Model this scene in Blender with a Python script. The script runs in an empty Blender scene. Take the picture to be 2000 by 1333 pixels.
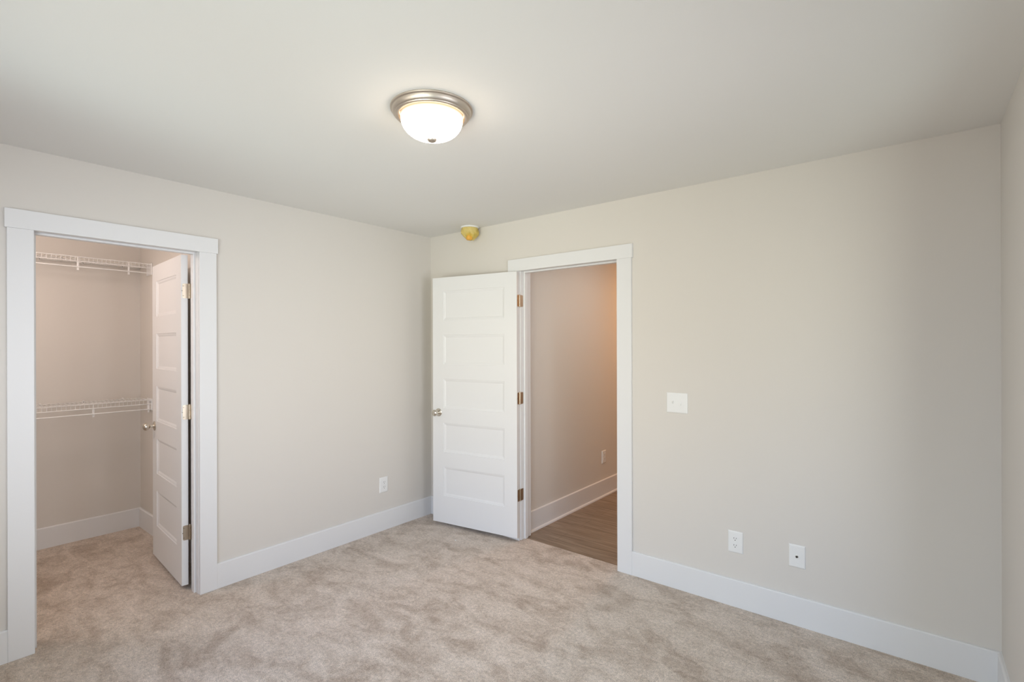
import bpy, bmesh, math, random
from mathutils import Vector, Matrix

random.seed(7)
SC = bpy.context.scene
COL = SC.collection
PI = math.pi

# ------------------------------------------------------------------ camera
cd = bpy.data.cameras.new('camera')
cam = bpy.data.objects.new('camera', cd)
COL.objects.link(cam)
cd.sensor_fit = 'HORIZONTAL'
cd.sensor_width = 36.0
cd.lens = 977.656 / 2000 * 36.0
cd.shift_y = 0.0036
cd.clip_start = 0.02
cam.matrix_world = (Matrix.Translation((3.3363, -3.0122, 1.4890)) @ Matrix.Rotation(0.6760131, 4, 'Z')
                    @ Matrix.Rotation(PI / 2, 4, 'X') @ Matrix.Rotation(-0.0026, 4, 'Z'))
SC.camera = cam

# ------------------------------------------------------------------ exposure
SC.view_settings.view_transform = 'Standard'
SC.view_settings.look = 'None'
SC.view_settings.gamma = 1.0
SC.view_settings.use_curve_mapping = False
SC.view_settings.exposure = 0.0

# ------------------------------------------------------------------ daylight: bright hazy sky and pale ground seen from the windows
# soft patches of sky, horizon glow and lit ground: (bearing from -y towards +x, elevation, sharpness, radiance)
LOBES = [
    (-40, -30, 16.0, (2.4, 2.8, 2.5)),
    (-40, 0, 16.0, (4.0, 4.6, 5.5)),
    (-40, 30, 16.0, (0.5, 1.0, 3.2)),
    (-10, -30, 16.0, (1.6, 0.8, 0.3)),
    (-10, 30, 16.0, (5.0, 5.5, 4.9)),
    (20, -30, 16.0, (6.2, 7.5, 7.6)),
    (20, 0, 16.0, (8.0, 7.4, 5.6)),
    (20, 30, 16.0, (2.3, 3.9, 7.9)),
    (80, 0, 7.0, (11.4, 11.8, 12.7)),
]
W_BASE = (0.0, 0.0, 0.0)
LAMP_S, LAMP_C = 20.0, (1.0, 0.92, 0.80)
CLOSET_W, CLOSET_C = 15.5, (1.0, 0.83, 0.77)
HALL_W, HALL_C = 14.0, (1.0, 0.42, 0.08)
HALL_FILL_W, HALL_FILL_C = 5.2, (1.0, 0.96, 0.97)

world = bpy.data.worlds.new('daylight_sky')
SC.world = world
world.use_nodes = True
nt = world.node_tree
nt.nodes.clear()
n_out = nt.nodes.new('ShaderNodeOutputWorld')
n_bg = nt.nodes.new('ShaderNodeBackground')
n_tc = nt.nodes.new('ShaderNodeTexCoord')
n_dir = nt.nodes.new('ShaderNodeVectorMath')
n_dir.operation = 'NORMALIZE'
nt.links.new(n_tc.outputs['Generated'], n_dir.inputs[0])
acc = None
for az, el, sharp, colr in LOBES:
    a, e = math.radians(az), math.radians(el)
    n_dot = nt.nodes.new('ShaderNodeVectorMath'); n_dot.operation = 'DOT_PRODUCT'
    n_dot.inputs[1].default_value = (math.sin(a) * math.cos(e), -math.cos(a) * math.cos(e), math.sin(e))
    n_mad = nt.nodes.new('ShaderNodeMath'); n_mad.operation = 'MULTIPLY_ADD'
    n_mad.inputs[1].default_value = sharp; n_mad.inputs[2].default_value = -sharp
    n_exp = nt.nodes.new('ShaderNodeMath'); n_exp.operation = 'EXPONENT'
    n_scl = nt.nodes.new('ShaderNodeVectorMath'); n_scl.operation = 'SCALE'
    n_scl.inputs[0].default_value = colr
    n_sum = nt.nodes.new('ShaderNodeVectorMath'); n_sum.operation = 'ADD'
    nt.links.new(n_dir.outputs[0], n_dot.inputs[0])
    nt.links.new(n_dot.outputs['Value'], n_mad.inputs[0])
    nt.links.new(n_mad.outputs[0], n_exp.inputs[0])
    nt.links.new(n_exp.outputs[0], n_scl.inputs['Scale'])
    nt.links.new(n_scl.outputs[0], n_sum.inputs[0])
    if acc is None:
        n_sum.inputs[1].default_value = W_BASE
    else:
        nt.links.new(acc.outputs[0], n_sum.inputs[1])
    acc = n_sum
nt.links.new(acc.outputs[0], n_bg.inputs['Color'])
nt.links.new(n_bg.outputs[0], n_out.inputs['Surface'])

# plan of the place (metres); corner of the left and back walls is the origin
H = 2.44
W = 3.632          # right wall
YF = -3.34         # front wall, behind the camera
TL = 0.115         # left wall thickness
TB = 0.125         # back wall thickness
CX = -1.655        # closet back wall
CYR = -1.706       # closet side wall beyond the door
CYL = -3.30        # closet side wall, out of view
HX0, HX1, HY1 = 0.946, 2.05, 4.2   # hallway
CJ0, CJ1 = -2.566, -1.853          # closet jamb faces
BJ0, BJ1 = 1.005, 1.813            # bedroom doorway jamb faces
JT = 0.019
ZO = 2.0505                        # underside of head jamb
CASE_T = 0.018
BH = 0.1527
WIN = (1.00, 3.30, 0.50, 2.20)     # window in the front wall: x0, x1, z0, z1
WINR = (-2.10, -1.02, 0.60, 2.10)  # window added in the right wall for extra daylight: y0, y1, z0, z1


def portal(name, loc, rot, sx, sy):
    l = bpy.data.lights.new(name, 'AREA')
    l.shape = 'RECTANGLE'
    l.size, l.size_y = sx, sy
    l.cycles.is_portal = True
    o = bpy.data.objects.new(name, l)
    o.location = loc
    o.rotation_euler = rot
    COL.objects.link(o)


portal('window_daylight_portal', ((WIN[0] + WIN[1]) / 2, YF - 0.13, (WIN[2] + WIN[3]) / 2), (PI / 2, 0, 0),
       WIN[1] - WIN[0], WIN[3] - WIN[2])
portal('window_daylight_portal', (W + 0.12, (WINR[0] + WINR[1]) / 2, (WINR[2] + WINR[3]) / 2), (PI / 2, 0, PI / 2),
       WINR[1] - WINR[0], WINR[3] - WINR[2])


# ------------------------------------------------------------------ materials
def new_mat(name):
    m = bpy.data.materials.new(name)
    m.use_nodes = True
    return m, m.node_tree, m.node_tree.nodes['Principled BSDF']


def paint(name, col, rough=0.6, bump=0.0, scale=900.0, spec=0.4):
    m, t, b = new_mat(name)
    b.inputs['Base Color'].default_value = tuple(col) + (1,)
    b.inputs['Roughness'].default_value = rough
    b.inputs['Specular IOR Level'].default_value = spec
    if bump:
        tc = t.nodes.new('ShaderNodeTexCoord')
        nz = t.nodes.new('ShaderNodeTexNoise')
        nz.inputs['Scale'].default_value = scale
        nz.inputs['Detail'].default_value = 3
        bp = t.nodes.new('ShaderNodeBump')
        bp.inputs['Strength'].default_value = bump
        bp.inputs['Distance'].default_value = 0.002
        t.links.new(tc.outputs['Object'], nz.inputs['Vector'])
        t.links.new(nz.outputs['Fac'], bp.inputs['Height'])
        t.links.new(bp.outputs[0], b.inputs['Normal'])
    return m


def metal(name, col, rough=0.3):
    m, t, b = new_mat(name)
    b.inputs['Base Color'].default_value = tuple(col) + (1,)
    b.inputs['Metallic'].default_value = 1.0
    b.inputs['Roughness'].default_value = rough
    return m


M = {}
M['wall'] = paint('greige_wall_paint', (0.71, 0.675, 0.622), 0.75, 0.06, 260, 0.25)
M['ceiling'] = paint('flat_white_ceiling_paint', (0.80, 0.788, 0.757), 0.9, 0.08, 200, 0.15)
M['trim'] = paint('white_semigloss_trim_paint', (0.785, 0.785, 0.78), 0.38, 0.02, 120, 0.4)
M['door'] = paint('white_door_paint', (0.78, 0.78, 0.772), 0.42, 0.02, 150, 0.4)
M['plastic'] = paint('white_plastic', (0.84, 0.84, 0.82), 0.3)
M['slot'] = paint('dark_slot', (0.03, 0.03, 0.03), 0.5)
M['wire'] = paint('white_vinyl_coated_wire', (0.86, 0.85, 0.83), 0.35)
M['nickel'] = metal('satin_nickel', (0.52, 0.45, 0.36), 0.30)
M['knob'] = metal('polished_satin_nickel', (0.66, 0.62, 0.55), 0.2)
M['canopy'] = metal('brushed_nickel_canopy', (0.60, 0.54, 0.47), 0.42)
M['scrap'] = paint('white_lint', (0.9, 0.9, 0.88), 0.8)
M['ivory'] = paint('ivory_plastic', (0.82, 0.76, 0.60), 0.4)


def carpet_mat():
    m, t, b = new_mat('beige_cut_pile_carpet')
    N, L = t.nodes, t.links
    tc = N.new('ShaderNodeTexCoord')

    def noise(scale, detail, rough, dist=0.0, stretch=None):
        n = N.new('ShaderNodeTexNoise')
        n.inputs['Scale'].default_value = scale
        n.inputs['Detail'].default_value = detail
        n.inputs['Roughness'].default_value = rough
        n.inputs['Distortion'].default_value = dist
        if stretch:
            mp = N.new('ShaderNodeMapping')
            mp.inputs['Scale'].default_value = stretch
            mp.inputs['Rotation'].default_value = (0, 0, 0.5)
            L.new(tc.outputs['Object'], mp.inputs['Vector'])
            L.new(mp.outputs[0], n.inputs['Vector'])
        else:
            L.new(tc.outputs['Object'], n.inputs['Vector'])
        return n
    nap = noise(3.6, 6, 0.66, 0.7, (1.0, 1.8, 1.0))       # brushed patches of the nap
    nap2 = noise(15.0, 5, 0.65, 0.5)
    tuft = noise(210, 2, 0.7)
    yarn = noise(62, 3, 0.65)
    add = N.new('ShaderNodeMath'); add.operation = 'MULTIPLY_ADD'
    add.inputs[1].default_value = 0.45
    L.new(nap2.outputs['Fac'], add.inputs[0]); L.new(nap.outputs['Fac'], add.inputs[2])
    ramp = N.new('ShaderNodeValToRGB')
    e = ramp.color_ramp.elements
    e[0].position = 0.55; e[0].color = (0.436, 0.347, 0.271, 1)
    e[1].position = 0.90; e[1].color = (0.693, 0.598, 0.509, 1)
    e2 = ramp.color_ramp.elements.new(0.70); e2.color = (0.572, 0.480, 0.394, 1)
    e3 = ramp.color_ramp.elements.new(0.76); e3.color = (0.625, 0.533, 0.445, 1)
    L.new(add.outputs[0], ramp.inputs[0])
    ty = N.new('ShaderNodeMath'); ty.operation = 'MULTIPLY_ADD'
    ty.inputs[1].default_value = 0.6
    L.new(yarn.outputs['Fac'], ty.inputs[0]); L.new(tuft.outputs['Fac'], ty.inputs[2])
    mr = N.new('ShaderNodeMapRange')
    mr.inputs['From Min'].default_value = 0.50; mr.inputs['From Max'].default_value = 1.10
    mr.inputs['To Min'].default_value = 0.52; mr.inputs['To Max'].default_value = 1.48
    L.new(ty.outputs[0], mr.inputs['Value'])
    mul = N.new('ShaderNodeMix'); mul.data_type = 'RGBA'; mul.blend_type = 'MULTIPLY'
    mul.inputs[0].default_value = 1.0
    L.new(ramp.outputs[0], mul.inputs[6]); L.new(mr.outputs[0], mul.inputs[7])
    L.new(mul.outputs[2], b.inputs['Base Color'])
    b.inputs['Roughness'].default_value = 1.0
    b.inputs['Specular IOR Level'].default_value = 0.05
    b.inputs['Sheen Weight'].default_value = 0.15
    bp = N.new('ShaderNodeBump')
    bp.inputs['Strength'].default_value = 0.7
    bp.inputs['Distance'].default_value = 0.006
    L.new(ty.outputs[0], bp.inputs['Height'])
    L.new(bp.outputs[0], b.inputs['Normal'])
    return m


def plank_mat():
    m, t, b = new_mat('brown_vinyl_plank')
    N, L = t.nodes, t.links
    tc = N.new('ShaderNodeTexCoord')
    br = N.new('ShaderNodeTexBrick')
    br.inputs['Scale'].default_value = 1.0
    br.inputs['Brick Width'].default_value = 1.2
    br.inputs['Row Height'].default_value = 0.18
    br.inputs['Mortar Size'].default_value = 0.0008
    br.inputs['Mortar'].default_value = (0.15, 0.11, 0.08, 1)
    br.inputs['Color1'].default_value = (0.93, 0.93, 0.93, 1)
    br.inputs['Color2'].default_value = (1.07, 1.06, 1.05, 1)
    br.offset = 0.37
    L.new(tc.outputs['Object'], br.inputs['Vector'])
    mp = N.new('ShaderNodeMapping'); mp.inputs['Scale'].default_value = (1.6, 22, 1)
    L.new(tc.outputs['Object'], mp.inputs['Vector'])
    nz = N.new('ShaderNodeTexNoise')
    nz.inputs['Scale'].default_value = 1.6; nz.inputs['Detail'].default_value = 6
    nz.inputs['Roughness'].default_value = 0.62; nz.inputs['Distortion'].default_value = 0.8
    L.new(mp.outputs[0], nz.inputs['Vector'])
    rp = N.new('ShaderNodeValToRGB')
    rp.color_ramp.elements[0].position = 0.32; rp.color_ramp.elements[0].color = (0.175, 0.125, 0.085, 1)
    rp.color_ramp.elements[1].position = 0.66; rp.color_ramp.elements[1].color = (0.36, 0.28, 0.205, 1)
    L.new(nz.outputs['Fac'], rp.inputs[0])
    mul = N.new('ShaderNodeMix'); mul.data_type = 'RGBA'; mul.blend_type = 'MULTIPLY'
    mul.inputs[0].default_value = 1.0
    L.new(rp.outputs[0], mul.inputs[6]); L.new(br.outputs['Color'], mul.inputs[7])
    L.new(mul.outputs[2], b.inputs['Base Color'])
    b.inputs['Roughness'].default_value = 0.45
    return m


def glow_mat():
    # alabaster glass bowl lit from inside: dimmer and more amber towards its rim
    m = bpy.data.materials.new('lit_alabaster_glass')
    m.use_nodes = True
    t = m.node_tree; N, L = t.nodes, t.links
    N.clear()
    out = N.new('ShaderNodeOutputMaterial')
    em = N.new('ShaderNodeEmission')
    tc = N.new('ShaderNodeTexCoord')
    sp = N.new('ShaderNodeSeparateXYZ')
    rp = N.new('ShaderNodeValToRGB')
    mr = N.new('ShaderNodeMapRange')
    mr.inputs['From Min'].default_value = -0.122; mr.inputs['From Max'].default_value = -0.018
    L.new(tc.outputs['Object'], sp.inputs[0]); L.new(sp.outputs['Z'], mr.inputs['Value'])
    L.new(mr.outputs[0], rp.inputs[0])
    e = rp.color_ramp.elements
    e[0].position = 0.0; e[0].color = LAMP_C + (1,)
    e[1].position = 1.0; e[1].color = (0.022, 0.010, 0.0045, 1)
    x = rp.color_ramp.elements.new(0.38); x.color = LAMP_C + (1,)
    x = rp.color_ramp.elements.new(0.66); x.color = (0.26, 0.19, 0.125, 1)
    x = rp.color_ramp.elements.new(0.86); x.color = (0.055, 0.036, 0.022, 1)
    L.new(rp.outputs[0], em.inputs['Color'])
    em.inputs['Strength'].default_value = LAMP_S
    L.new(em.outputs[0], out.inputs['Surface'])
    return m


def pane_mat():
    m = bpy.data.materials.new('clear_window_glass')
    m.use_nodes = True
    t = m.node_tree; N, L = t.nodes, t.links
    N.clear()
    out = N.new('ShaderNodeOutputMaterial')
    mx = N.new('ShaderNodeMixShader'); mx.inputs[0].default_value = 0.06
    tr = N.new('ShaderNodeBsdfTransparent'); gl = N.new('ShaderNodeBsdfGlossy')
    gl.inputs['Roughness'].default_value = 0.02
    L.new(tr.outputs[0], mx.inputs[1]); L.new(gl.outputs[0], mx.inputs[2]); L.new(mx.outputs[0], out.inputs['Surface'])
    return m


def cover_mat(name, col, trans):
    m, t, b = new_mat(name)
    b.inputs['Base Color'].default_value = tuple(col) + (1,)
    b.inputs['Roughness'].default_value = 0.35
    b.inputs['Subsurface Weight'].default_value = 0.0
    b.inputs['Alpha'].default_value = trans
    return m


M['carpet'] = carpet_mat()
M['plank'] = plank_mat()
M['glow'] = glow_mat()
M['pane'] = pane_mat()
M['yellow'] = cover_mat('translucent_yellow_film', (0.86, 0.66, 0.13), 0.56)
M['amber'] = cover_mat('amber_film', (0.82, 0.43, 0.06), 0.95)


# ------------------------------------------------------------------ mesh helpers
def bx(bm, x0, x1, y0, y1, z0, z1, bev=0.0, seg=2):
    vs = [bm.verts.new((x, y, z)) for x in (x0, x1) for y in (y0, y1) for z in (z0, z1)]
    q = [(0, 1, 3, 2), (4, 6, 7, 5), (0, 4, 5, 1), (2, 3, 7, 6), (0, 2, 6, 4), (1, 5, 7, 3)]
    fs = [bm.faces.new([vs[i] for i in f]) for f in q]
    if bev:
        es = list({e for f in fs for e in f.edges})
        bmesh.ops.bevel(bm, geom=es, offset=bev, segments=seg, profile=0.5, affect='EDGES')
    return fs


def tube(bm, p0, p1, r, seg=8, caps=True):
    p0, p1 = Vector(p0), Vector(p1)
    d = (p1 - p0).normalized()
    a = Vector((0, 0, 1)) if abs(d.z) < 0.9 else Vector((1, 0, 0))
    u = d.cross(a).normalized(); v = d.cross(u)
    rings = []
    for p in (p0, p1):
        rings.append([bm.verts.new(p + (u * math.cos(2 * PI * i / seg) + v * math.sin(2 * PI * i / seg)) * r) for i in range(seg)])
    for i in range(seg):
        j = (i + 1) % seg
        bm.faces.new((rings[0][i], rings[0][j], rings[1][j], rings[1][i]))
    if caps:
        bm.faces.new(rings[0][::-1]); bm.faces.new(rings[1])


def path_tube(bm, pts, r, seg=6):
    for a, b in zip(pts, pts[1:]):
        tube(bm, a, b, r, seg)


def lathe(bm, prof, seg=48, mtx=None, close_ends=True):
    """prof: list of (r, h); revolved about Z, then mtx."""
    mtx = mtx or Matrix.Identity(4)
    rings = []
    for r, h in prof:
        if r < 1e-6:
            rings.append([bm.verts.new(mtx @ Vector((0, 0, h)))])
        else:
            rings.append([bm.verts.new(mtx @ Vector((r * math.cos(2 * PI * i / seg), r * math.sin(2 * PI * i / seg), h))) for i in range(seg)])
    for A, B in zip(rings, rings[1:]):
        for i in range(seg):
            j = (i + 1) % seg
            if len(A) == 1 and len(B) == 1:
                continue
            if len(A) == 1:
                bm.faces.new((A[0], B[j], B[i]))
            elif len(B) == 1:
                bm.faces.new((A[i], A[j], B[0]))
            else:
                bm.faces.new((A[i], A[j], B[j], B[i]))
    if close_ends:
        if len(rings[0]) > 1: bm.faces.new(rings[0][::-1])
        if len(rings[-1]) > 1: bm.faces.new(rings[-1])


def prism(bm, poly, axis, a0, a1):
    """extrude a 2-D polygon along axis ('x','y','z')"""
    def P(p, a):
        return {'x': (a, p[0], p[1]), 'y': (p[0], a, p[1]), 'z': (p[0], p[1], a)}[axis]
    A = [bm.verts.new(P(p, a0)) for p in poly]; B = [bm.verts.new(P(p, a1)) for p in poly]
    n = len(poly)
    for i in range(n):
        j = (i + 1) % n
        bm.faces.new((A[i], A[j], B[j], B[i]))
    bm.faces.new(A[::-1]); bm.faces.new(B)


def obj(name, bm, mat, parent=None, loc=None, rot=None, smooth=False):
    bmesh.ops.recalc_face_normals(bm, faces=bm.faces)
    me = bpy.data.meshes.new(name)
    bm.to_mesh(me); bm.free()
    me.materials.append(mat)
    if smooth:
        for p in me.polygons:
            p.use_smooth = True
    o = bpy.data.objects.new(name, me)
    COL.objects.link(o)
    if parent: o.parent = parent
    if loc: o.location = loc
    if rot: o.rotation_euler = rot
    if smooth:
        me.set_sharp_from_angle(angle=math.radians(38))
    return o


def tag(o, label, cat, group=None):
    o['label'] = label
    o['category'] = cat
    if group: o['group'] = group
    return o


def thing(name, label, cat, loc=(0, 0, 0), rotz=0.0, group=None):
    o = bpy.data.objects.new(name, None)
    o.empty_display_size = 0.05
    COL.objects.link(o)
    o.location = loc
    o.rotation_euler = (0, 0, rotz)
    return tag(o, label, cat, group)


def struct(o, label, cat):
    o['kind'] = 'structure'
    return tag(o, label, cat)


def B(*boxes, bev=0.0):
    bm = bmesh.new()
    for b in boxes:
        bx(bm, *b, bev=bev)
    return bm


def copy_tree(o, parent=None):
    c = o.copy()
    COL.objects.link(c)
    if parent: c.parent = parent
    for ch in list(o.children):
        copy_tree(ch, c)
    return c


# ------------------------------------------------------------------ the setting
struct(obj('floor', B((-1.76, W + 0.12, YF - 0.13, 0.056, -0.06, 0.0)), M['carpet']),
       'beige mottled cut pile carpet covering the bedroom and closet floor', 'carpet')
struct(obj('floor_hall', B((HX0 - 0.1, HX1 + 0.1, 0.056, HY1 + 0.1, -0.06, -0.004)), M['plank']),
       'brown wood plank floor of the hallway beyond the open door', 'floor')
struct(obj('ceiling', B((-0.115, W + 0.12, YF - 0.13, TB, H, H + 0.06)), M['ceiling']),
       'flat white ceiling of the bedroom', 'ceiling')
struct(obj('ceiling_closet', B((-1.76, -0.115, CYL - 0.1, CYR + 0.1, H, H + 0.06)), M['ceiling']),
       'white ceiling inside the closet', 'ceiling')
struct(obj('ceiling_hall', B((HX0 - 0.1, HX1 + 0.1, TB, HY1 + 0.1, H, H + 0.06)), M['ceiling']),
       'white ceiling of the hallway', 'ceiling')

struct(obj('wall_left', B((-TL, 0, YF - 0.13, CJ0 - JT, 0, H), (-TL, 0, CJ1 + JT, 0.0, 0, H),
                          (-TL, 0, CJ0 - JT, CJ1 + JT, ZO + JT, H)), M['wall']),
       'greige painted wall with the closet doorway', 'wall')
struct(obj('wall_back', B((-TL, BJ0 - JT, 0, TB, 0, H), (BJ1 + JT, W + 0.12, 0, TB, 0, H),
                          (BJ0 - JT, BJ1 + JT, 0, TB, ZO + JT, H)), M['wall']),
       'greige painted wall with the doorway to the hall', 'wall')
struct(obj('wall_right', B((W, W + 0.12, YF - 0.13, WINR[0], 0, H), (W, W + 0.12, WINR[1], 0, 0, H),
                           (W, W + 0.12, WINR[0], WINR[1], 0, WINR[2]), (W, W + 0.12, WINR[0], WINR[1], WINR[3], H)), M['wall']),
       'narrow strip of greige wall meeting the wall of the light switch', 'wall')
x0, x1, z0, z1 = WIN
struct(obj('wall_front', B((0, x0, YF - 0.13, YF, 0, H), (x1, W, YF - 0.13, YF, 0, H),
                           (x0, x1, YF - 0.13, YF, 0, z0), (x0, x1, YF - 0.13, YF, z1, H)), M['wall']),
       'greige wall with the window behind the camera', 'wall')
struct(obj('wall_closet_back', B((CX - 0.1, CX, CYL - 0.1, CYR + 0.1, 0, H)), M['wall']),
       'back wall of the closet behind the wire shelves', 'wall')
struct(obj('wall_closet_side', B((CX, -TL, CYR, CYR + 0.1, 0, H)), M['wall']),
       'closet side wall behind the open closet door', 'wall')
struct(obj('wall_closet_far', B((CX, -TL, CYL - 0.1, CYL, 0, H)), M['wall']),
       'closet side wall hidden by the doorway casing', 'wall')
struct(obj('wall_hall_left', B((HX0 - 0.1, HX0, TB, HY1 + 0.1, 0, H)), M['wall']),
       'hallway wall seen through the bedroom doorway', 'wall')
struct(obj('wall_hall_right', B((HX1, HX1 + 0.1, TB, HY1 + 0.1, 0, H)), M['wall']),
       'far side wall of the hallway', 'wall')
struct(obj('wall_hall_end', B((HX0, HX1, HY1, HY1 + 0.1, 0, H)), M['wall']),
       'end wall of the hallway', 'wall')

# windows that light the room, out of the photograph's view
def window(name, label, loc, rotz, width, wh):
    wn = thing(name, label, 'window', loc, rotz)
    struct(wn, label, 'window')
    hw = width / 2
    bm = bmesh.new()
    for a in ((-hw, -hw + 0.045), (hw - 0.045, hw), (-0.03, 0.03)):
        bx(bm, a[0], a[1], -0.04, 0.04, 0, wh, 0.002)
    for c in ((-hw + 0.045, -0.03), (0.03, hw - 0.045)):
        bx(bm, c[0], c[1], -0.04, 0.04, 0, 0.045, 0.002)
        bx(bm, c[0], c[1], -0.04, 0.04, wh - 0.045, wh, 0.002)
        bx(bm, c[0], c[1], -0.02, 0.02, wh / 2 - 0.02, wh / 2 + 0.02, 0.002)
    obj('window_frame', bm, M['trim'], wn)
    for c in ((-hw + 0.045, -0.03), (0.03, hw - 0.045)):
        obj('pane', B((c[0], c[1], -0.003, 0.003, 0.045, wh - 0.045)), M['pane'], wn)
    obj('window_sill', B((-hw - 0.08, hw + 0.08, 0.066, 0.10, -0.03, -0.002), bev=0.003), M['trim'], wn)
    bm = bmesh.new()
    bx(bm, -hw - 0.09, -hw, 0.066, 0.083, -0.001, wh + 0.09, 0.001)
    bx(bm, hw, hw + 0.09, 0.066, 0.083, -0.001, wh + 0.09, 0.001)
    bx(bm, -hw, hw, 0.066, 0.083, wh, wh + 0.09, 0.001)
    obj('window_casing', bm, M['trim'], wn)
    return wn


window('window_1', 'white framed double window in the wall behind the camera', ((x0 + x1) / 2, YF - 0.065, z0), 0.0, x1 - x0, z1 - z0)
window('window_added', 'white framed window added in the side wall for extra daylight, unseen', (W + 0.065, (WINR[0] + WINR[1]) / 2, WINR[2]), PI / 2,
       WINR[1] - WINR[0], WINR[3] - WINR[2])  # unseen side window, added to balance daylight across the walls and closet


# ------------------------------------------------------------------ baseboards
def base_poly(n0, n1, h):
    """profile (distance from wall, height) with an eased top edge"""
    return [(n0, 0.0), (n1, 0.0), (n1, h - 0.005), (n1 - (n1 - n0) * 0.25, h - 0.0012), (n1 - (n1 - n0) * 0.45, h), (n0, h)]


def baseboard(name, label, axis, wall, out, a0, a1, h=BH, t=0.015):
    bm = bmesh.new()
    prism(bm, base_poly(wall, wall + out * t, h), axis, a0, a1)
    return struct(obj(name, bm, M['trim']), label, 'baseboard')


CW = 0.097   # casing width
baseboard('baseboard_left', 'white baseboard between the closet casing and the room corner', 'y', 0, 1, -1.7555, 0.0)
baseboard('baseboard_left_front', 'short piece of white baseboard on the outer side of the closet casing', 'y', 0, 1, YF, -2.662)
baseboard('baseboard_back_corner', 'white baseboard behind the open bedroom door', 'x', 0, -1, 0.015, 0.905)
baseboard('baseboard_back', 'white baseboard running below the switch and outlets', 'x', 0, -1, 1.9185, W)
baseboard('baseboard_right', 'white baseboard on the narrow strip of wall by the room corner', 'y', W, -1, YF, -0.015)
baseboard('baseboard_closet_back', 'white baseboard along the back of the closet', 'y', CX, 1, CYL, CYR)
baseboard('baseboard_closet_side', 'short white baseboard on the closet wall behind the closet door', 'x', CYR, -1, CX + 0.015, -TL)
hb = baseboard('baseboard_hall', 'white baseboard along the hallway wall above the plank floor', 'y', HX0, 1, TB, HY1, 0.158)
bm = bmesh.new()
prism(bm, [(HX0 + 0.015, -0.004), (HX0 + 0.029, -0.004), (HX0 + 0.028, 0.004), (HX0 + 0.024, 0.010), (HX0 + 0.015, 0.013)], 'y', TB, HY1)
obj('shoe_moulding', bm, M['trim'], hb)


# ------------------------------------------------------------------ doorway trim: jamb, stop and casing
def doorway(name, label, span, thick, o0, o1, zt, zb, to_world, wide=True, stop=(0.037, 0.072), ovh=0.008):
    """Local frame: a runs along the wall, d into the wall (0 = room face), z up.  to_world(a, d, z)."""
    t = thing(name, label, 'door trim')
    struct(t, label, 'door trim')
    a0, a1 = span

    def lb(a, b, d0, d1, zz0, zz1, bev=0.0015):
        bm = bmesh.new()
        bx(bm, a, b, d0, d1, zz0, zz1, bev)
        for v in bm.verts:
            v.co = Vector(to_world(*v.co))
        return bm
    e = 0.0003
    obj('side_jamb', lb(a0 - JT, a0, e, thick, 0.0, ZO), M['trim'], t)
    obj('side_jamb', lb(a1, a1 + JT, e, thick, 0.0, ZO), M['trim'], t)
    obj('head_jamb', lb(a0 - JT, a1 + JT, e, thick, ZO, ZO + JT), M['trim'], t)
    s0, s1 = stop
    bm = lb(a0, a0 + 0.011, s0, s1, 0.0, ZO - 0.011)
    obj('door_stop', bm, M['trim'], t)
    obj('door_stop', lb(a1 - 0.011, a1, s0, s1, 0.0, ZO - 0.011), M['trim'], t)
    obj('door_stop', lb(a0, a1, s0, s1, ZO - 0.011, ZO), M['trim'], t)
    obj('side_casing', lb(o0[0], o0[1], -CASE_T, -e, 0.0, zb), M['trim'], t)
    obj('side_casing', lb(o1[0], o1[1], -CASE_T, -e, 0.0, zb), M['trim'], t)
    obj('head_casing', lb(o0[0] - ovh, o1[1] + ovh, -CASE_T - 0.003, -e, zb, zt), M['trim'], t)
    return t


doorway('trim_1', 'white flat casing and jamb around the closet doorway', (CJ0, CJ1), TL,
        (-2.6625, -2.569), (-1.850, -1.7555), 2.140, 2.049, lambda a, d, z: (-d, a, z), stop=(0.040, 0.075))
doorway('trim_2', 'white flat casing and jamb around the doorway to the hall', (BJ0, BJ1), TB,
        (0.905, 1.000), (1.816, 1.9185), 2.140, 2.049, lambda a, d, z: (a, d, z), stop=(0.040, 0.076))


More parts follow.
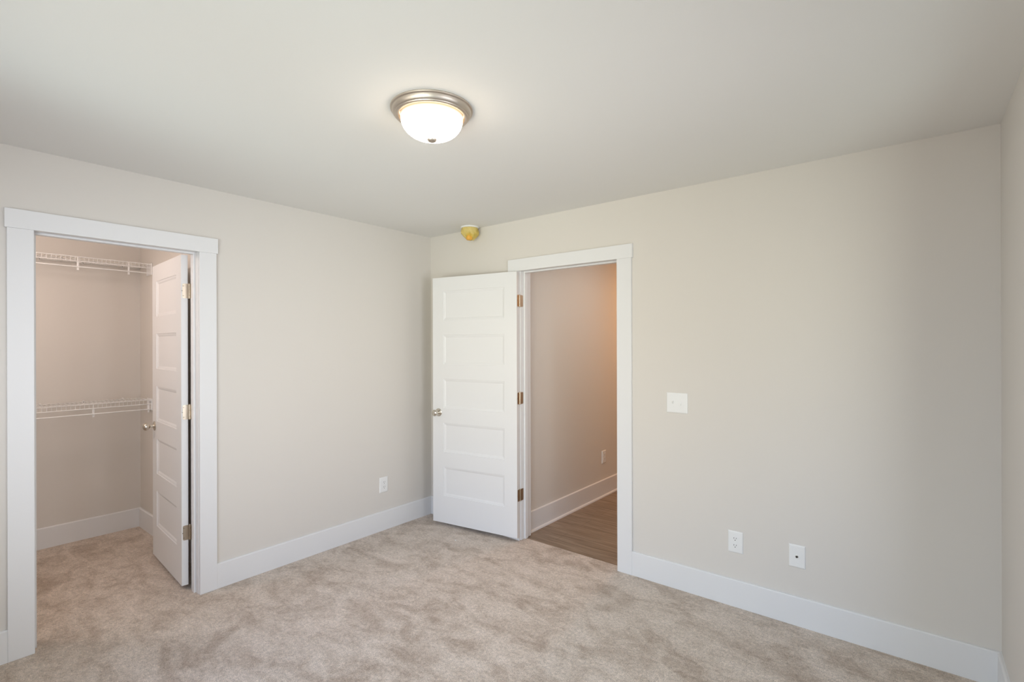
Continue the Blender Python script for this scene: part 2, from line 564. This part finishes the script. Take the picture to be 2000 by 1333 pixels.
# ------------------------------------------------------------------ five-panel doors
def leaf_bm(w, h, th, stile=0.108, top=0.112, bot=0.222, rail=0.120, n=5):
    """leaf: x 0..w, y -th/2..th/2, z 0..h with five recessed panels on both faces"""
    bm = bmesh.new()
    ph = (h - top - bot - rail * (n - 1)) / n
    zs = [0, bot]
    for i in range(n):
        zs.append(zs[-1] + ph)
        if i < n - 1: zs.append(zs[-1] + rail)
    zs.append(h)
    xs = [0, stile, w - stile, w]
    for s in (-1, 1):
        def P(x, z, d):
            return bm.verts.new((x, s * (th / 2 - d), z))
        def quad(c):
            bm.faces.new(c if s < 0 else c[::-1])
        for i in range(3):
            for j in range(len(zs) - 1):
                xa, xb, za, zb = xs[i], xs[i + 1], zs[j], zs[j + 1]
                if i == 1 and j % 2 == 1:
                    prev = None
                    steps = [(0.0, 0.0), (0.0012, 0.0035), (0.005, 0.0042), (0.012, 0.0058), (0.019, 0.0092), (0.022, 0.0098)]
                    for (o, d) in steps:
                        r = [P(xa + o, za + o, d), P(xb - o, za + o, d), P(xb - o, zb - o, d), P(xa + o, zb - o, d)]
                        if prev:
                            for k in range(4):
                                m_ = (k + 1) % 4
                                quad([prev[k], prev[m_], r[m_], r[k]])
                        prev = r
                    quad(prev)
                else:
                    quad([P(xa, za, 0), P(xb, za, 0), P(xb, zb, 0), P(xa, zb, 0)])
    y0, y1 = -th / 2, th / 2
    for c in ([(0, y0, 0), (0, y1, 0), (0, y1, h), (0, y0, h)], [(w, y0, 0), (w, y0, h), (w, y1, h), (w, y1, 0)],
              [(0, y0, 0), (w, y0, 0), (w, y1, 0), (0, y1, 0)], [(0, y0, h), (0, y1, h), (w, y1, h), (w, y0, h)]):
        bm.faces.new([bm.verts.new(p) for p in c])
    bmesh.ops.remove_doubles(bm, verts=bm.verts, dist=1e-5)
    return bm


def knob_parts(parent, x, z, face, s):
    """s = +1/-1: side of the leaf the knob stands out from"""
    m = Matrix.Translation((x, face, z)) @ Matrix.Rotation(-s * PI / 2, 4, 'X')
    bm = bmesh.new()
    lathe(bm, [(0.0105, 0.006), (0.0105, 0.012), (0.0095, 0.018), (0.0095, 0.028), (0.0125, 0.0315), (0.019, 0.034), (0.0235, 0.039),
               (0.0262, 0.0455), (0.0268, 0.0515), (0.0255, 0.0585), (0.0215, 0.0645), (0.015, 0.0682), (0.007, 0.0698), (0.0, 0.0702)], 40, m)
    k = obj('door_knob', bm, M['knob'], parent, smooth=True)
    bm = bmesh.new()
    lathe(bm, [(0.0325, 0.0), (0.0325, 0.003), (0.0305, 0.0055), (0.026, 0.0068), (0.021, 0.0072), (0.019, 0.0095), (0.0125, 0.0105), (0.0, 0.0106)], 40, m)
    obj('rosette', bm, M['knob'], k, smooth=True)
    return k


def plate_poly(bm, x0, x1, z0, z1, r, y0, y1, round_x0, round_x1, axis='y'):
    """flat leaf of a hinge with rounded corners on chosen ends"""
    pts = []
    def arc(cx, cz, a0, on):
        if on:
            for k in range(5):
                a = a0 + k * PI / 8
                pts.append((cx + r * math.cos(a), cz + r * math.sin(a)))
        else:
            pts.append((cx + r * (1 if math.cos(a0 + PI / 4) > 0 else -1), cz + r * (1 if math.sin(a0 + PI / 4) > 0 else -1)))
    arc(x1 - r, z1 - r, 0, round_x1)
    arc(x0 + r, z1 - r, PI / 2, round_x0)
    arc(x0 + r, z0 + r, PI, round_x0)
    arc(x1 - r, z0 + r, 3 * PI / 2, round_x1)
    prism(bm, pts, axis, y0, y1)


def hinge(parent, zc, th, off, jamb_dir, jamb_n, jf):
    """Hinge in the door's local frame: the pivot runs along z at (0, 0); the leaf edge stands at x = EDGE, spanning y from off to off+th
    (sign of off).  jamb_dir: unit vector along which the jamb leaf runs from the pivot, jamb_n: its normal (towards the opening)."""
    hh = 0.089
    s = 1 if off > 0 else -1
    bm = bmesh.new()
    # barrel with five knuckles
    for k in range(5):
        a = zc - hh / 2 + k * hh / 5
        lathe(bm, [(0.0057, a + 0.0004), (0.0062, a + 0.001), (0.0062, a + hh / 5 - 0.001), (0.0057, a + hh / 5 - 0.0004)], 16)
    # leaf on the door edge (plane x = EDGE, y runs across the edge)
    ya, yb = (0.001, off + s * (th - 0.006)) if s > 0 else (off + s * (th - 0.006), -0.001)
    plate_poly(bm, ya, yb, zc - hh / 2, zc + hh / 2, 0.008, EDGE - 0.0022, EDGE - 0.0002, s < 0, s > 0, 'x')
    # leaf on the jamb
    jd, jn = Vector(jamb_dir), Vector(jamb_n)
    b2 = bmesh.new()
    plate_poly(b2, 0.001, 0.037, zc - hh / 2, zc + hh / 2, 0.008, 0.0, 0.0022, False, True, 'y')
    for v in b2.verts:
        a, n, z = v.co
        v.co = jd * a + jn * (n + jf - 0.0010) + Vector((0, 0, z))
    me = bpy.data.meshes.new('tmp'); b2.to_mesh(me); b2.free()
    bm.from_mesh(me); bpy.data.meshes.remove(me)
    h = obj('hinge', bm, M['nickel'], parent, smooth=True)
    bm = bmesh.new()
    lathe(bm, [(0.0, zc + hh / 2 + 0.004), (0.0045, zc + hh / 2 + 0.0035), (0.0055, zc + hh / 2 + 0.001), (0.0055, zc + hh / 2 - 0.0005)], 16)
    lathe(bm, [(0.0, zc - hh / 2 - 0.003), (0.0045, zc - hh / 2 - 0.0025), (0.0052, zc - hh / 2 + 0.0005)], 16)
    obj('hinge_pin', bm, M['nickel'], h, smooth=True)
    ym = off + s * th * 0.5
    for (dy, dz) in ((0.006 * s, 0.030), (0.012 * s, 0.0), (0.006 * s, -0.030)):
        bm = bmesh.new()
        lathe(bm, [(0.0032, 0.0), (0.0030, 0.0006), (0.0012, 0.0003), (0.0, 0.0003)], 12,
              Matrix.Translation((EDGE - 0.0022, ym + dy, zc + dz)) @ Matrix.Rotation(-PI / 2, 4, 'Y'))
        obj('screw', bm, M['screw'], h, smooth=True)
    return h


M['screw'] = metal('dark_screw_head', (0.30, 0.27, 0.23), 0.4)
EDGE = 0.003
TH = 0.035
ZB = 0.028
HD = 2.014


def make_door(name, label, pivot, angle, w, off, jamb_dir_world, jamb_n_world, jf):
    """Door origin at the hinge pivot on the floor, +x along the open leaf."""
    d = thing(name, label, 'door', (pivot[0], pivot[1], 0), angle)
    struct(d, label, 'door')
    s = 1 if off > 0 else -1
    yc = off + s * TH / 2
    bm = leaf_bm(w, HD, TH)
    bmesh.ops.translate(bm, verts=bm.verts, vec=(EDGE, yc, ZB))
    lf = obj('door_panel', bm, M['door'], d)
    R = Matrix.Rotation(-angle, 3, 'Z')
    jd = R @ Vector(jamb_dir_world); jn = R @ Vector(jamb_n_world)
    for zc in (1.822, 1.082, 0.347):
        hinge(d, zc, TH, off, jd, jn, jf)
    for sd in (-1, 1):
        knob_parts(d, EDGE + w - 0.060, 0.932, yc + sd * TH / 2, sd)
    # latch plate on the free edge
    obj('latch_plate', B((EDGE + w - 0.0004, EDGE + w + 0.0012, yc - 0.0125, yc + 0.0125, 0.903, 0.960), bev=0.0005), M['nickel'], d)
    return d


# closet door: pivots at the closet side of its jamb, swung into the closet (leaf points towards -x)
A1 = math.radians(180 - 4.0)
make_door('door_1', 'white five panel closet door swung open into the closet', (-TL - 0.008, -1.8565), A1, 0.703, 0.008,
          (1, 0, 0), (0, -1, 0), -0.0035)
# bedroom door: swung flat against the back wall beside the room corner
A2 = math.radians(180 + 9.0)
make_door('door_2', 'white five panel bedroom door swung open against the wall by the room corner', (1.0035, -0.008), A2, 0.800, 0.008,
          (0, 1, 0), (1, 0, 0), 0.0015)

# ------------------------------------------------------------------ ceiling light
LX, LY = 1.822, -1.637
cl = thing('ceiling_light', 'lit flush mount ceiling light with a frosted glass bowl and brushed nickel rim', 'ceiling light', (LX, LY, H))
bm = bmesh.new()
lathe(bm, [(0.1558, 0.0000), (0.1629, -0.0007), (0.1648, -0.0037), (0.1639, -0.0074), (0.1601, -0.0092), (0.1581, -0.0107), (0.1574, -0.0141), (0.1558, -0.0200),
           (0.1523, -0.0252), (0.1493, -0.0278), (0.1472, -0.0289), (0.1467, -0.0307), (0.1447, -0.0333), (0.1407, -0.0352), (0.1361, -0.0355),
           (0.1316, -0.0344), (0.1300, -0.0318), (0.1300, -0.0089), (0.0000, -0.0089)], 96)
obj('canopy', bm, M['canopy'], cl, smooth=True)
bm = bmesh.new()
prof = [(0.1250, -0.018), (0.1250, -0.034)]
for k in range(1, 19):
    a = k / 18 * PI / 2
    prof.append((0.1250 * math.cos(a) ** 0.82 if k < 18 else 0.0, -0.034 - 0.086 * math.sin(a) ** 0.95))
lathe(bm, prof, 96, close_ends=False)
obj('glass_bowl', bm, M['glow'], cl, smooth=True)
bm = bmesh.new()
lathe(bm, [(0.0000, -0.1145), (0.0165, -0.1155), (0.0200, -0.1185), (0.0200, -0.1220), (0.0180, -0.1265), (0.0145, -0.1300), (0.0095, -0.1325), (0.0045, -0.1337), (0.0000, -0.1340)], 32)
obj('finial', bm, M['canopy'], cl, smooth=True)


def flush_lamp(name, label, loc, watts, col):
    """small flush ceiling lamp with a flat diffuser, lighting a side space out of view"""
    t = thing(name, label, 'ceiling light', loc)
    bm = bmesh.new()
    lathe(bm, [(0.11, 0.0), (0.115, -0.004), (0.115, -0.016), (0.10, -0.020), (0.0, -0.020)], 32)
    obj('lamp_base', bm, M['canopy'], t, smooth=True)
    ld = bpy.data.lights.new('diffuser_glow', 'AREA')
    ld.shape = 'DISK'
    ld.size = 0.19
    ld.energy = watts
    ld.color = col
    lo = bpy.data.objects.new('diffuser_glow', ld)
    COL.objects.link(lo)
    lo.parent = t
    lo.location = (0, 0, -0.024)
    return t


def bulb_lamp(name, label, loc, watts, col):
    """bare bulb in a ceiling holder, out of view"""
    t = thing(name, label, 'ceiling light', loc)
    bm = bmesh.new()
    lathe(bm, [(0.055, 0.0), (0.058, -0.006), (0.040, -0.030), (0.024, -0.045), (0.024, -0.150), (0.0, -0.150)], 32)
    obj('lamp_holder', bm, M['plastic'], t, smooth=True)
    ld = bpy.data.lights.new('bulb', 'POINT')
    ld.energy = watts
    ld.color = col
    ld.shadow_soft_size = 0.06
    lo = bpy.data.objects.new('bulb', ld)
    COL.objects.link(lo)
    lo.parent = t
    lo.location = (0, 0, -0.26)
    return t


bulb_lamp('ceiling_light', 'warm bare bulb light on the closet ceiling beside the shelves', (-0.52, -2.92, H), CLOSET_W, CLOSET_C)
flush_lamp('ceiling_light', 'amber ceiling light deeper in the hallway beyond the doorway', (1.45, 2.45, H), HALL_W, HALL_C)
flush_lamp('ceiling_light', 'added fill light on the hallway ceiling just past the doorway, unseen', (1.80, 0.95, H), HALL_FILL_W, HALL_FILL_C)  # extra lamp, added to lift the hallway wall with near-neutral light

# ------------------------------------------------------------------ smoke detector under its dust cover
sd = thing('smoke_detector', 'white smoke detector in a yellow dust cover at the ceiling edge above the open door', 'smoke detector', (0.546, -0.074, H))
bm = bmesh.new()
lathe(bm, [(0.0, 0.0), (0.072, 0.0), (0.074, -0.002), (0.074, -0.008), (0.069, -0.012), (0.0, -0.012)], 48)
obj('mounting_base', bm, M['plastic'], sd, smooth=True)
bm = bmesh.new()
lathe(bm, [(0.054, -0.012), (0.055, -0.030), (0.051, -0.044), (0.038, -0.052), (0.018, -0.055), (0.0, -0.0555)], 40)
obj('detector_body', bm, M['ivory'], sd, smooth=True)
# loose film bag stretched over the detector, gathered towards the bottom
bm = bmesh.new()
seg, rings = 56, 16
V = []
for j in range(rings + 1):
    f = j / rings
    row = []
    for i in range(seg):
        a = 2 * PI * i / seg
        prof_r = 0.062 + 0.010 * math.sin(min(1.0, f / 0.45) * PI * 0.6) if f < 0.55 else 0.0714 - 0.046 * ((f - 0.55) / 0.45) ** 1.25
        wob = 1 + 0.07 * math.sin(3 * a + 1.1) * f + 0.055 * math.sin(7 * a + 5 * f) * (0.25 + f) + 0.04 * math.sin(13 * a - 9 * f) * (0.2 + f) + 0.02 * math.sin(19 * a + 14 * f)
        r = prof_r * wob
        zz = -0.002 - 0.100 * f + 0.016 * math.cos(a - 2.6) * f * (1 - 0.3 * f) + 0.004 * math.sin(5 * a + 9 * f) * f
        row.append(bm.verts.new((r * math.cos(a) - 0.002 + 0.006 * f, r * math.sin(a) * 0.96, zz)))
    V.append(row)
for A, Bq in zip(V, V[1:]):
    for i in range(seg):
        j = (i + 1) % seg
        bm.faces.new((A[i], A[j], Bq[j], Bq[i]))
bm.faces.new(V[-1])
dc = obj('dust_cover', bm, M['yellow'], sd, smooth=True)
bm = bmesh.new()
lathe(bm, [(0.024, -0.062), (0.031, -0.075), (0.032, -0.092), (0.030, -0.104), (0.024, -0.111), (0.012, -0.114), (0.0, -0.1145)], 28)
for v in bm.verts:
    a = math.atan2(v.co.y, v.co.x)
    v.co.x = v.co.x * (0.85 + 0.10 * math.sin(4 * a)) + 0.019
    v.co.y = v.co.y * 0.8 - 0.026
t_ = obj('cover_tail', bm, M['amber'], dc, smooth=True)
t_['label'] = 'amber gathered bottom of the yellow cover'

# ------------------------------------------------------------------ wall plates (built facing -y, on the plane y = 0)
def plate(w, h, t=0.0065):
    bm = bmesh.new()
    f = [(-w / 2, -h / 2), (w / 2, -h / 2), (w / 2, h / 2), (-w / 2, h / 2)]
    rings = []
    for (o, y) in ((0.0, 0.0), (0.0, -0.0022), (0.0012, -0.0040), (0.0045, -t + 0.0004), (0.0075, -t)):
        rings.append([bm.verts.new((x - math.copysign(o, x), y, z - math.copysign(o, z))) for x, z in f])
    for A, Bq in zip(rings, rings[1:]):
        for i in range(4):
            j = (i + 1) % 4
            bm.faces.new((A[i], A[j], Bq[j], Bq[i]))
    bm.faces.new(rings[0]); bm.faces.new(rings[-1][::-1])
    return bm


def plate_screw(parent, x, z, y=-0.0065):
    bm = bmesh.new()
    lathe(bm, [(0.0033, 0.0), (0.0030, 0.0008), (0.0, 0.0011)], 14, Matrix.Translation((x, y, z)) @ Matrix.Rotation(PI / 2, 4, 'X'))
    return obj('screw', bm, M['plastic'], parent, smooth=True)


def outlet(label, loc, rotz=0.0, w=0.080, h=0.122):
    t = thing('electrical_outlet', label, 'electrical outlet', loc, rotz, 'duplex outlets on the walls')
    obj('cover_plate', plate(w, h), M['plastic'], t)
    for zc in (0.0195, -0.0195):
        bm = bmesh.new()
        pts = []
        for k in range(32):
            a = 2 * PI * k / 32
            pts.append((max(-0.0165, min(0.0165, 0.0175 * math.cos(a))), max(-0.0125, min(0.0125, 0.0175 * math.sin(a))) + zc))
        prism(bm, pts, 'y', -0.0088, -0.0060)
        f = obj('receptacle_face', bm, M['plastic'], t)
        for (sx, hh) in ((-0.0064, 0.0085), (0.0064, 0.0072)):
            obj('slot', B((sx - 0.0012, sx + 0.0012, -0.0091, -0.0086, zc + 0.0035 - hh / 2, zc + 0.0035 + hh / 2)), M['slot'], f)
        bm = bmesh.new()
        lathe(bm, [(0.0025, 0.0), (0.0025, 0.0004), (0.0, 0.0004)], 12, Matrix.Translation((0, -0.0087, zc - 0.0075)) @ Matrix.Rotation(PI / 2, 4, 'X'))
        obj('ground_hole', bm, M['slot'], f)
    plate_screw(t, 0, 0)
    return t


outlet('white duplex outlet low on the wall below the light switch', (2.545, 0, 0.3645))
outlet('white duplex outlet low on the wall between the closet and the open bedroom door', (0, -0.513, 0.363), PI / 2)
outlet('white duplex outlet on the hallway wall seen through the doorway', (HX0, 1.413, 0.380), PI / 2)

sw = thing('light_switch', 'white double toggle light switch plate beside the bedroom doorway', 'light switch', (2.210, 0, 1.131))
obj('cover_plate', plate(0.130, 0.123), M['plastic'], sw)
for sx, up in ((-0.023, 1), (0.023, -1)):
    bm = bmesh.new()
    bx(bm, sx - 0.0055, sx + 0.0055, -0.0072, -0.0060, -0.0125, 0.0125, 0.0004)
    s_ = obj('toggle_surround', bm, M['plastic'], sw)
    bm = bmesh.new()
    prism(bm, [(-0.0065, -0.0060 * 1), (-0.0065, 0.0060), (-0.0165, up * 0.0125 + 0.0028), (-0.0175, up * 0.0125 - 0.0028)], 'x', sx - 0.0042, sx + 0.0042)
    obj('toggle', bm, M['plastic'], sw)
    for sz in (0.030, -0.030):
        plate_screw(sw, sx, sz)

cp = thing('cable_outlet', 'white wall plate with a single cable jack beside the lower outlet', 'cable outlet', (2.853, 0, 0.364))
obj('cover_plate', plate(0.078, 0.120), M['plastic'], cp)
bm = bmesh.new()
lathe(bm, [(0.0075, 0.0), (0.0075, 0.002), (0.0062, 0.0025)], 6, Matrix.Translation((0, -0.0062, 0)) @ Matrix.Rotation(PI / 2, 4, 'X'))
nut = obj('jack_nut', bm, M['knob'], cp)
bm = bmesh.new()
lathe(bm, [(0.0048, 0.0), (0.0048, 0.010), (0.0042, 0.0105), (0.0028, 0.0105), (0.0028, 0.006), (0.0, 0.006)], 20,
      Matrix.Translation((0, -0.0062, 0)) @ Matrix.Rotation(PI / 2, 4, 'X'))
o = obj('jack', bm, M['slot'], cp, smooth=True)
o['label'] = 'dark threaded jack'
for sz in (0.042, -0.042):
    plate_screw(cp, 0, sz)


# ------------------------------------------------------------------ wire closet shelves
def wire_shelf(label, z, hooks):
    """deck of cross wires with a turned-down lip and a hanging rod on hooks; local origin at the wall end bracket, y runs to -y"""
    length = CYR - CYL - 0.01
    t = thing('wire_shelf', label, 'wire shelf', (CX, CYR - 0.002, z), 0, 'wire shelves in the closet')
    D = 0.300
    rw = 0.0023
    bm = bmesh.new()
    n = int(length / 0.0254)
    for k in range(n + 1):
        y = -0.006 - k * 0.0254
        tube(bm, (0.010, y, 0.0), (D, y, 0.0), 0.0016, 6)
        tube(bm, (D, y, 0.0), (D, y, -0.030), 0.0016, 6)
    obj('cross_wires', bm, M['wire'], t, smooth=True)
    bm = bmesh.new()
    for (x, zz, r) in ((0.010, -0.0036, 0.003), (0.155, -0.0036, 0.003), (D + 0.001, 0.001, 0.0032), (D + 0.001, -0.031, 0.0032)):
        tube(bm, (x, -0.002, zz), (x, -length, zz), r, 8)
    obj('long_wires', bm, M['wire'], t, smooth=True)
    bm = bmesh.new()
    tube(bm, (D + 0.004, -0.004, -0.071), (D + 0.004, -length, -0.071), 0.0042, 10)
    rod = obj('hanging_rod', bm, M['wire'], t, smooth=True)
    for y in hooks:
        bm = bmesh.new()
        c = y - t.location.y
        path_tube(bm, [(D - 0.004, c, 0.004), (D - 0.004, c, -0.060), (D - 0.002, c, -0.078), (D + 0.006, c, -0.080), (D + 0.011, c, -0.074)], 0.0034, 8)
        bx(bm, D - 0.008, D - 0.001, c - 0.006, c + 0.006, -0.095, -0.030, 0.0015)
        obj('rod_hook', bm, M['wire'], t)
    # wall clips along the back
    for k in range(5):
        y = -0.12 - k * 0.245
        bm = bmesh.new()
        bx(bm, 0.0, 0.016, y - 0.007, y + 0.007, -0.012, 0.007, 0.002)
        c = obj('wall_clip', bm, M['wire'], t)
        bm = bmesh.new()
        lathe(bm, [(0.0035, 0.0), (0.003, 0.001), (0.0, 0.001)], 10, Matrix.Translation((0.016, y, -0.004)) @ Matrix.Rotation(PI / 2, 4, 'Y'))
        obj('screw', bm, M['screw'], c)
    # end bracket on the side wall
    bm = bmesh.new()
    bx(bm, D - 0.105, D + 0.012, -0.007, 0.0015, -0.083, 0.010, 0.003)
    bx(bm, D - 0.100, D + 0.008, -0.020, -0.006, -0.006, -0.001, 0.001)
    obj('end_bracket', bm, M['wire'], t)
    return t


wire_shelf('white wire shelf with hanging rod across the top of the closet', 2.130, (-2.155, -1.855))
wire_shelf('white wire shelf with hanging rod at middle height behind the closet door knob', 1.060, (-2.07, -1.73))

# ------------------------------------------------------------------ speck of lint on the carpet
bm = bmesh.new()
rr = random.Random(3)
ring = [bm.verts.new((0.010 * math.cos(a) * rr.uniform(0.5, 1.1), 0.006 * math.sin(a) * rr.uniform(0.5, 1.1), 0.001 + rr.uniform(0, 0.003))) for a in [2 * PI * k / 9 for k in range(9)]]
topv = [bm.verts.new(v.co * 0.55 + Vector((0.001, 0, 0.004))) for v in ring]
for i in range(9):
    j = (i + 1) % 9
    bm.faces.new((ring[i], ring[j], topv[j], topv[i]))
bm.faces.new(topv); bm.faces.new(ring[::-1])
tag(obj('lint_scrap', bm, M['scrap'], None, (0.619, -0.315, 0.0), (0, 0, 0.6)), 'tiny white scrap lying on the carpet in front of the open bedroom door', 'scrap')
